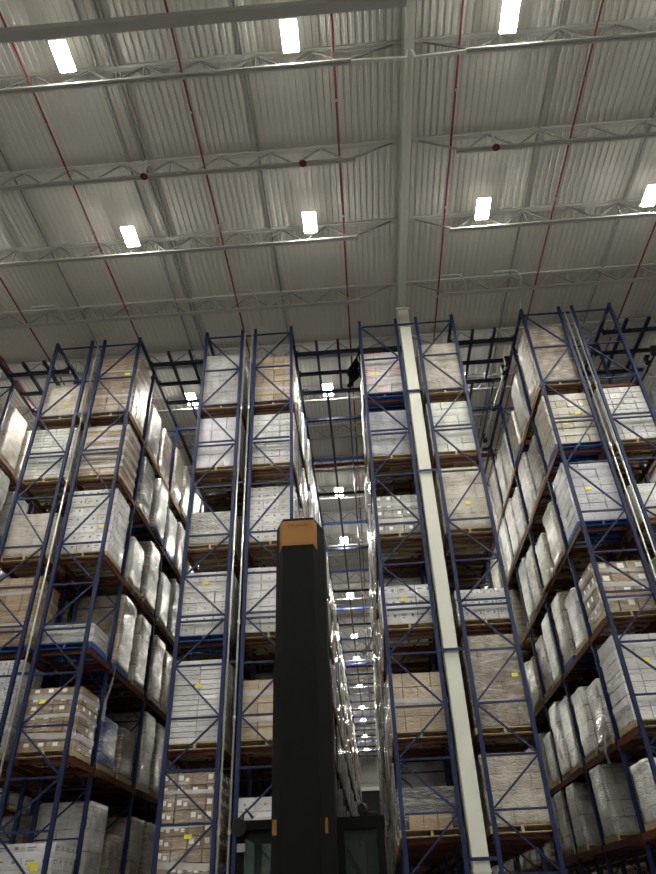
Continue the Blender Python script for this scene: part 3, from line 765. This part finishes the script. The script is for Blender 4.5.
# ---------------------------------------------------------------- order picker truck
TX = -.68
t = tag(empty('turret_truck', (TX, 7.0, 0)), 'black turret truck with tall mast and amber top panel entering the centre aisle', 'forklift')
def up(b, name, lab=None, par=None, smooth=False):
    o = b.build(name, par or t, smooth=smooth)
    if lab: o['label'] = lab
    return o
zt = 3.70 + H
sec = [(-.17, -.33), (.17, -.33), (.275, -.02), (.275, .30), (-.275, .30), (-.275, -.08)]
def scaled(s): return [(x * s, y * s) for x, y in sec]
b = MB(); b.prism(scaled(1.05), .25, 2.10 + H, M['black']); b.prism(scaled(1.02), 2.10 + H, 2.18 + H, M['black']); b.prism(scaled(.985), 2.18 + H, 2.20 + H, M['black']); b.prism(scaled(.992), 2.20 + H, zt, M['black']); b.prism(scaled(.9), zt, zt + .015, M['black'])
mast = up(b, 'mast')
b = MB(); e = .004; z0, z1 = 3.36 + H, zt - .035
k1 = .30; ch = lambda a, c, f: (a[0] + (c[0] - a[0]) * f, a[1] + (c[1] - a[1]) * f)
L0 = ch(sec[0], sec[5], .42); R0 = ch(sec[1], sec[2], .32)
P = [(L0[0] - e, L0[1] - e), (sec[0][0] - e * .5, sec[0][1] - e * 1.5), (sec[1][0] + e * .5, sec[1][1] - e * 1.5), (R0[0] + e, R0[1] - e)]
vs = [(x, y, z0 - (.03 if i in (0, 3) else 0)) for i, (x, y) in enumerate(P)] + [(x, y, z1) for x, y in P]
b.add(vs, [(0, 1, 5, 4), (1, 2, 6, 5), (2, 3, 7, 6)], M['amber']); pan = up(b, 'mast_panel', 'amber panel at the mast top', mast)
cu = bpy.data.curves.new('lettering', 'FONT'); cu.body = 'CROWN'; cu.size = .05; cu.align_x = 'CENTER'; cu.extrude = .001; cu.space_character = 1.25
tmp = bpy.data.objects.new('tmp', cu); C.objects.link(tmp); dg = bpy.context.evaluated_depsgraph_get()
me = bpy.data.meshes.new_from_object(tmp.evaluated_get(dg)); bpy.data.objects.remove(tmp)
me.materials.clear(); me.materials.append(M['ink']); link('lettering', me, mast, (0, -.339, z1 - .08), None, (math.radians(90), 0, 0))
for sx, yy in ((.215, -.215), (-.235, -.225)):
    b = MB(); b.box((sx - .02, yy - .03, .60 + H), (sx + .02, yy + .01, .72 + H), M['amber']); up(b, 'reflector', 'amber reflector', mast)
b = MB(); b.box((-.62, -2.1, .08), (.62, -.34, .95), M['black']); b.box((-.6, -1.9, .95), (.6, -.5, 1.25), M['dark']); b.box((-.62, -.34, .08), (.62, .3, .24), M['black']); up(b, 'chassis')
for sx in (-.55, .55):
    for yy in (-1.8, .15):
        b = MB(); b.tube([(sx - .07, yy, .17), (sx + .07, yy, .17)], .17, M['rubber'], 20); up(b, 'wheel')
# operator cab behind the mast
Y1, Y2 = .52, 1.75
ct = .80 + H
b = MB(); b.box((-.72, Y1, ct - .1), (.74, Y2, ct), M['black']); up(b, 'overhead_guard')
b = MB(); b.box((-.72, Y1, .25), (.74, Y2, .35), M['black']); up(b, 'cab_floor')
for sx in (-.72, -.33, .27, .66):
    b = MB(); b.box((sx, Y1, .35), (sx + .075, Y1 + .08, ct - .1), M['black']); up(b, 'pillar')
for sx in (-.72, .665):
    b = MB(); b.box((sx, Y2 - .08, .35), (sx + .075, Y2, ct - .1), M['black']); up(b, 'pillar')
for a, c in ((-.645, -.33), (.345, .66)):
    b = MB(); b.box((a, Y1 + .03, 1.3), (c, Y1 + .04, ct - .1), M['glass']); up(b, 'cab_window')
    b = MB(); b.box((a, Y1 + .02, .35), (c, Y1 + .05, 1.3), M['black']); up(b, 'cab_panel')
b = MB(); b.box((-.1, Y2 - .35, 1.0), (.4, Y2 - .22, 1.75), M['seat']); b.box((-.1, Y2 - .75, .9), (.4, Y2 - .3, 1.02), M['seat']); b.box((.03, Y2 - .33, 1.75), (.27, Y2 - .25, 1.95), M['seat']); up(b, 'operator_seat')
b = MB(); b.box((.48, Y1 + .5, 1.55), (.62, Y1 + .54, 2.02), M['screen']); up(b, 'monitor', 'pale monitor')
b = MB(); b.box((-.6, Y1 + .4, 1.7), (-.4, Y1 + .44, 1.9), M['dark']); up(b, 'control_box')
b = MB(); b.tube([(-.68, Y1 - .1, ct - .06), (-.68, Y1 + .05, ct - .06)], .075, M['dark'], 16); b.box((-.7, Y1 - .08, ct - .08), (-.3, Y1, ct + .0), M['black'])
b.tube([(-.66, Y1 - .05, ct), (-.62, Y1 - .05, ct + .10), (-.55, Y1 - .05, ct + .02)], .016, M['rubber'], 6); up(b, 'work_lamp', 'round work lamp on a bracket')
b = MB(); b.box((-.70, Y1 - .04, ct - .26), (-.62, Y1 + .02, ct - .19), M['joist']); up(b, 'number_plate', 'small pale plate')
b = MB(); b.tube([(.52, Y1 + .1, ct + .07), (.55, Y1 + .13, ct + .07)], .055, M['dark'], 14); b.tube([(.53, Y1 + .12, ct), (.53, Y1 + .12, ct + .05)], .012, M['dark'], 6)
up(b, 'side_lamp', 'small round lamp on the guard')
b = MB(); pts = [(.50 + .06 * math.sin(a * 2.1) + a * .035, Y1 + .15, ct + .012 + .035 * abs(math.sin(a * 1.7))) for a in [i * .4 for i in range(15)]]
b.tube(pts, .010, M['rubber'], 6); up(b, 'cable', None, None, True)
for sx in (-.3, .2):
    b = MB(); b.box((sx, Y2 + .1, .3), (sx + .12, Y2 + 1.3, .35), M['steel']); up(b, 'fork')
b = MB(); b.box((-.45, Y2, .25), (.5, Y2 + .1, .8), M['black']); up(b, 'fork_carriage')

# ---------------------------------------------------------------- camera, view
yaw, pitch, roll, fpx = -.0444, .6242, .0416, 666.49
cam = bpy.data.cameras.new('camera'); co = bpy.data.objects.new('camera', cam); C.objects.link(co)
cam.sensor_fit = 'HORIZONTAL'; cam.sensor_width = 36; cam.lens = fpx / 656 * 36; cam.clip_end = 300; cam.clip_start = .05
co.location = (0, 0, H)
# camera looks down -z with +y up: rows of the view basis
def basis():
    cy, sy, cp, sp, cr, sr = math.cos(yaw), math.sin(yaw), math.cos(pitch), math.sin(pitch), math.cos(roll), math.sin(roll)
    def world(u, v, w):     # u right, v up, w forward in the picture
        X = u * cr + v * sr; up_ = -u * sr + v * cr
        Yf = w * cp - up_ * sp; Z = w * sp + up_ * cp
        return Vector((X * cy + Yf * sy, -X * sy + Yf * cy, Z))
    return world(1, 0, 0), world(0, 1, 0), world(0, 0, 1)
r_, u_, f_ = basis()
m = Matrix((r_, u_, -f_)).transposed().to_4x4(); m.translation = co.location; co.matrix_world = m
sc = bpy.context.scene; sc.camera = co
w = bpy.data.worlds.new('world'); sc.world = w; w.use_nodes = True
w.node_tree.nodes['Background'].inputs[0].default_value = (.5, .55, .6, 1); w.node_tree.nodes['Background'].inputs[1].default_value = .02
vs_ = sc.view_settings; vs_.view_transform = 'Standard'; vs_.look = 'None'; vs_.gamma = 1; vs_.use_curve_mapping = False; vs_.exposure = 0.
sc.cycles.max_bounces = 8; sc.cycles.diffuse_bounces = 5; sc.cycles.glossy_bounces = 3; sc.cycles.transparent_max_bounces = 12
sc.cycles.use_denoising = True; sc.cycles.sample_clamp_indirect = 6.; sc.cycles.caustics_reflective = False; sc.cycles.caustics_refractive = False
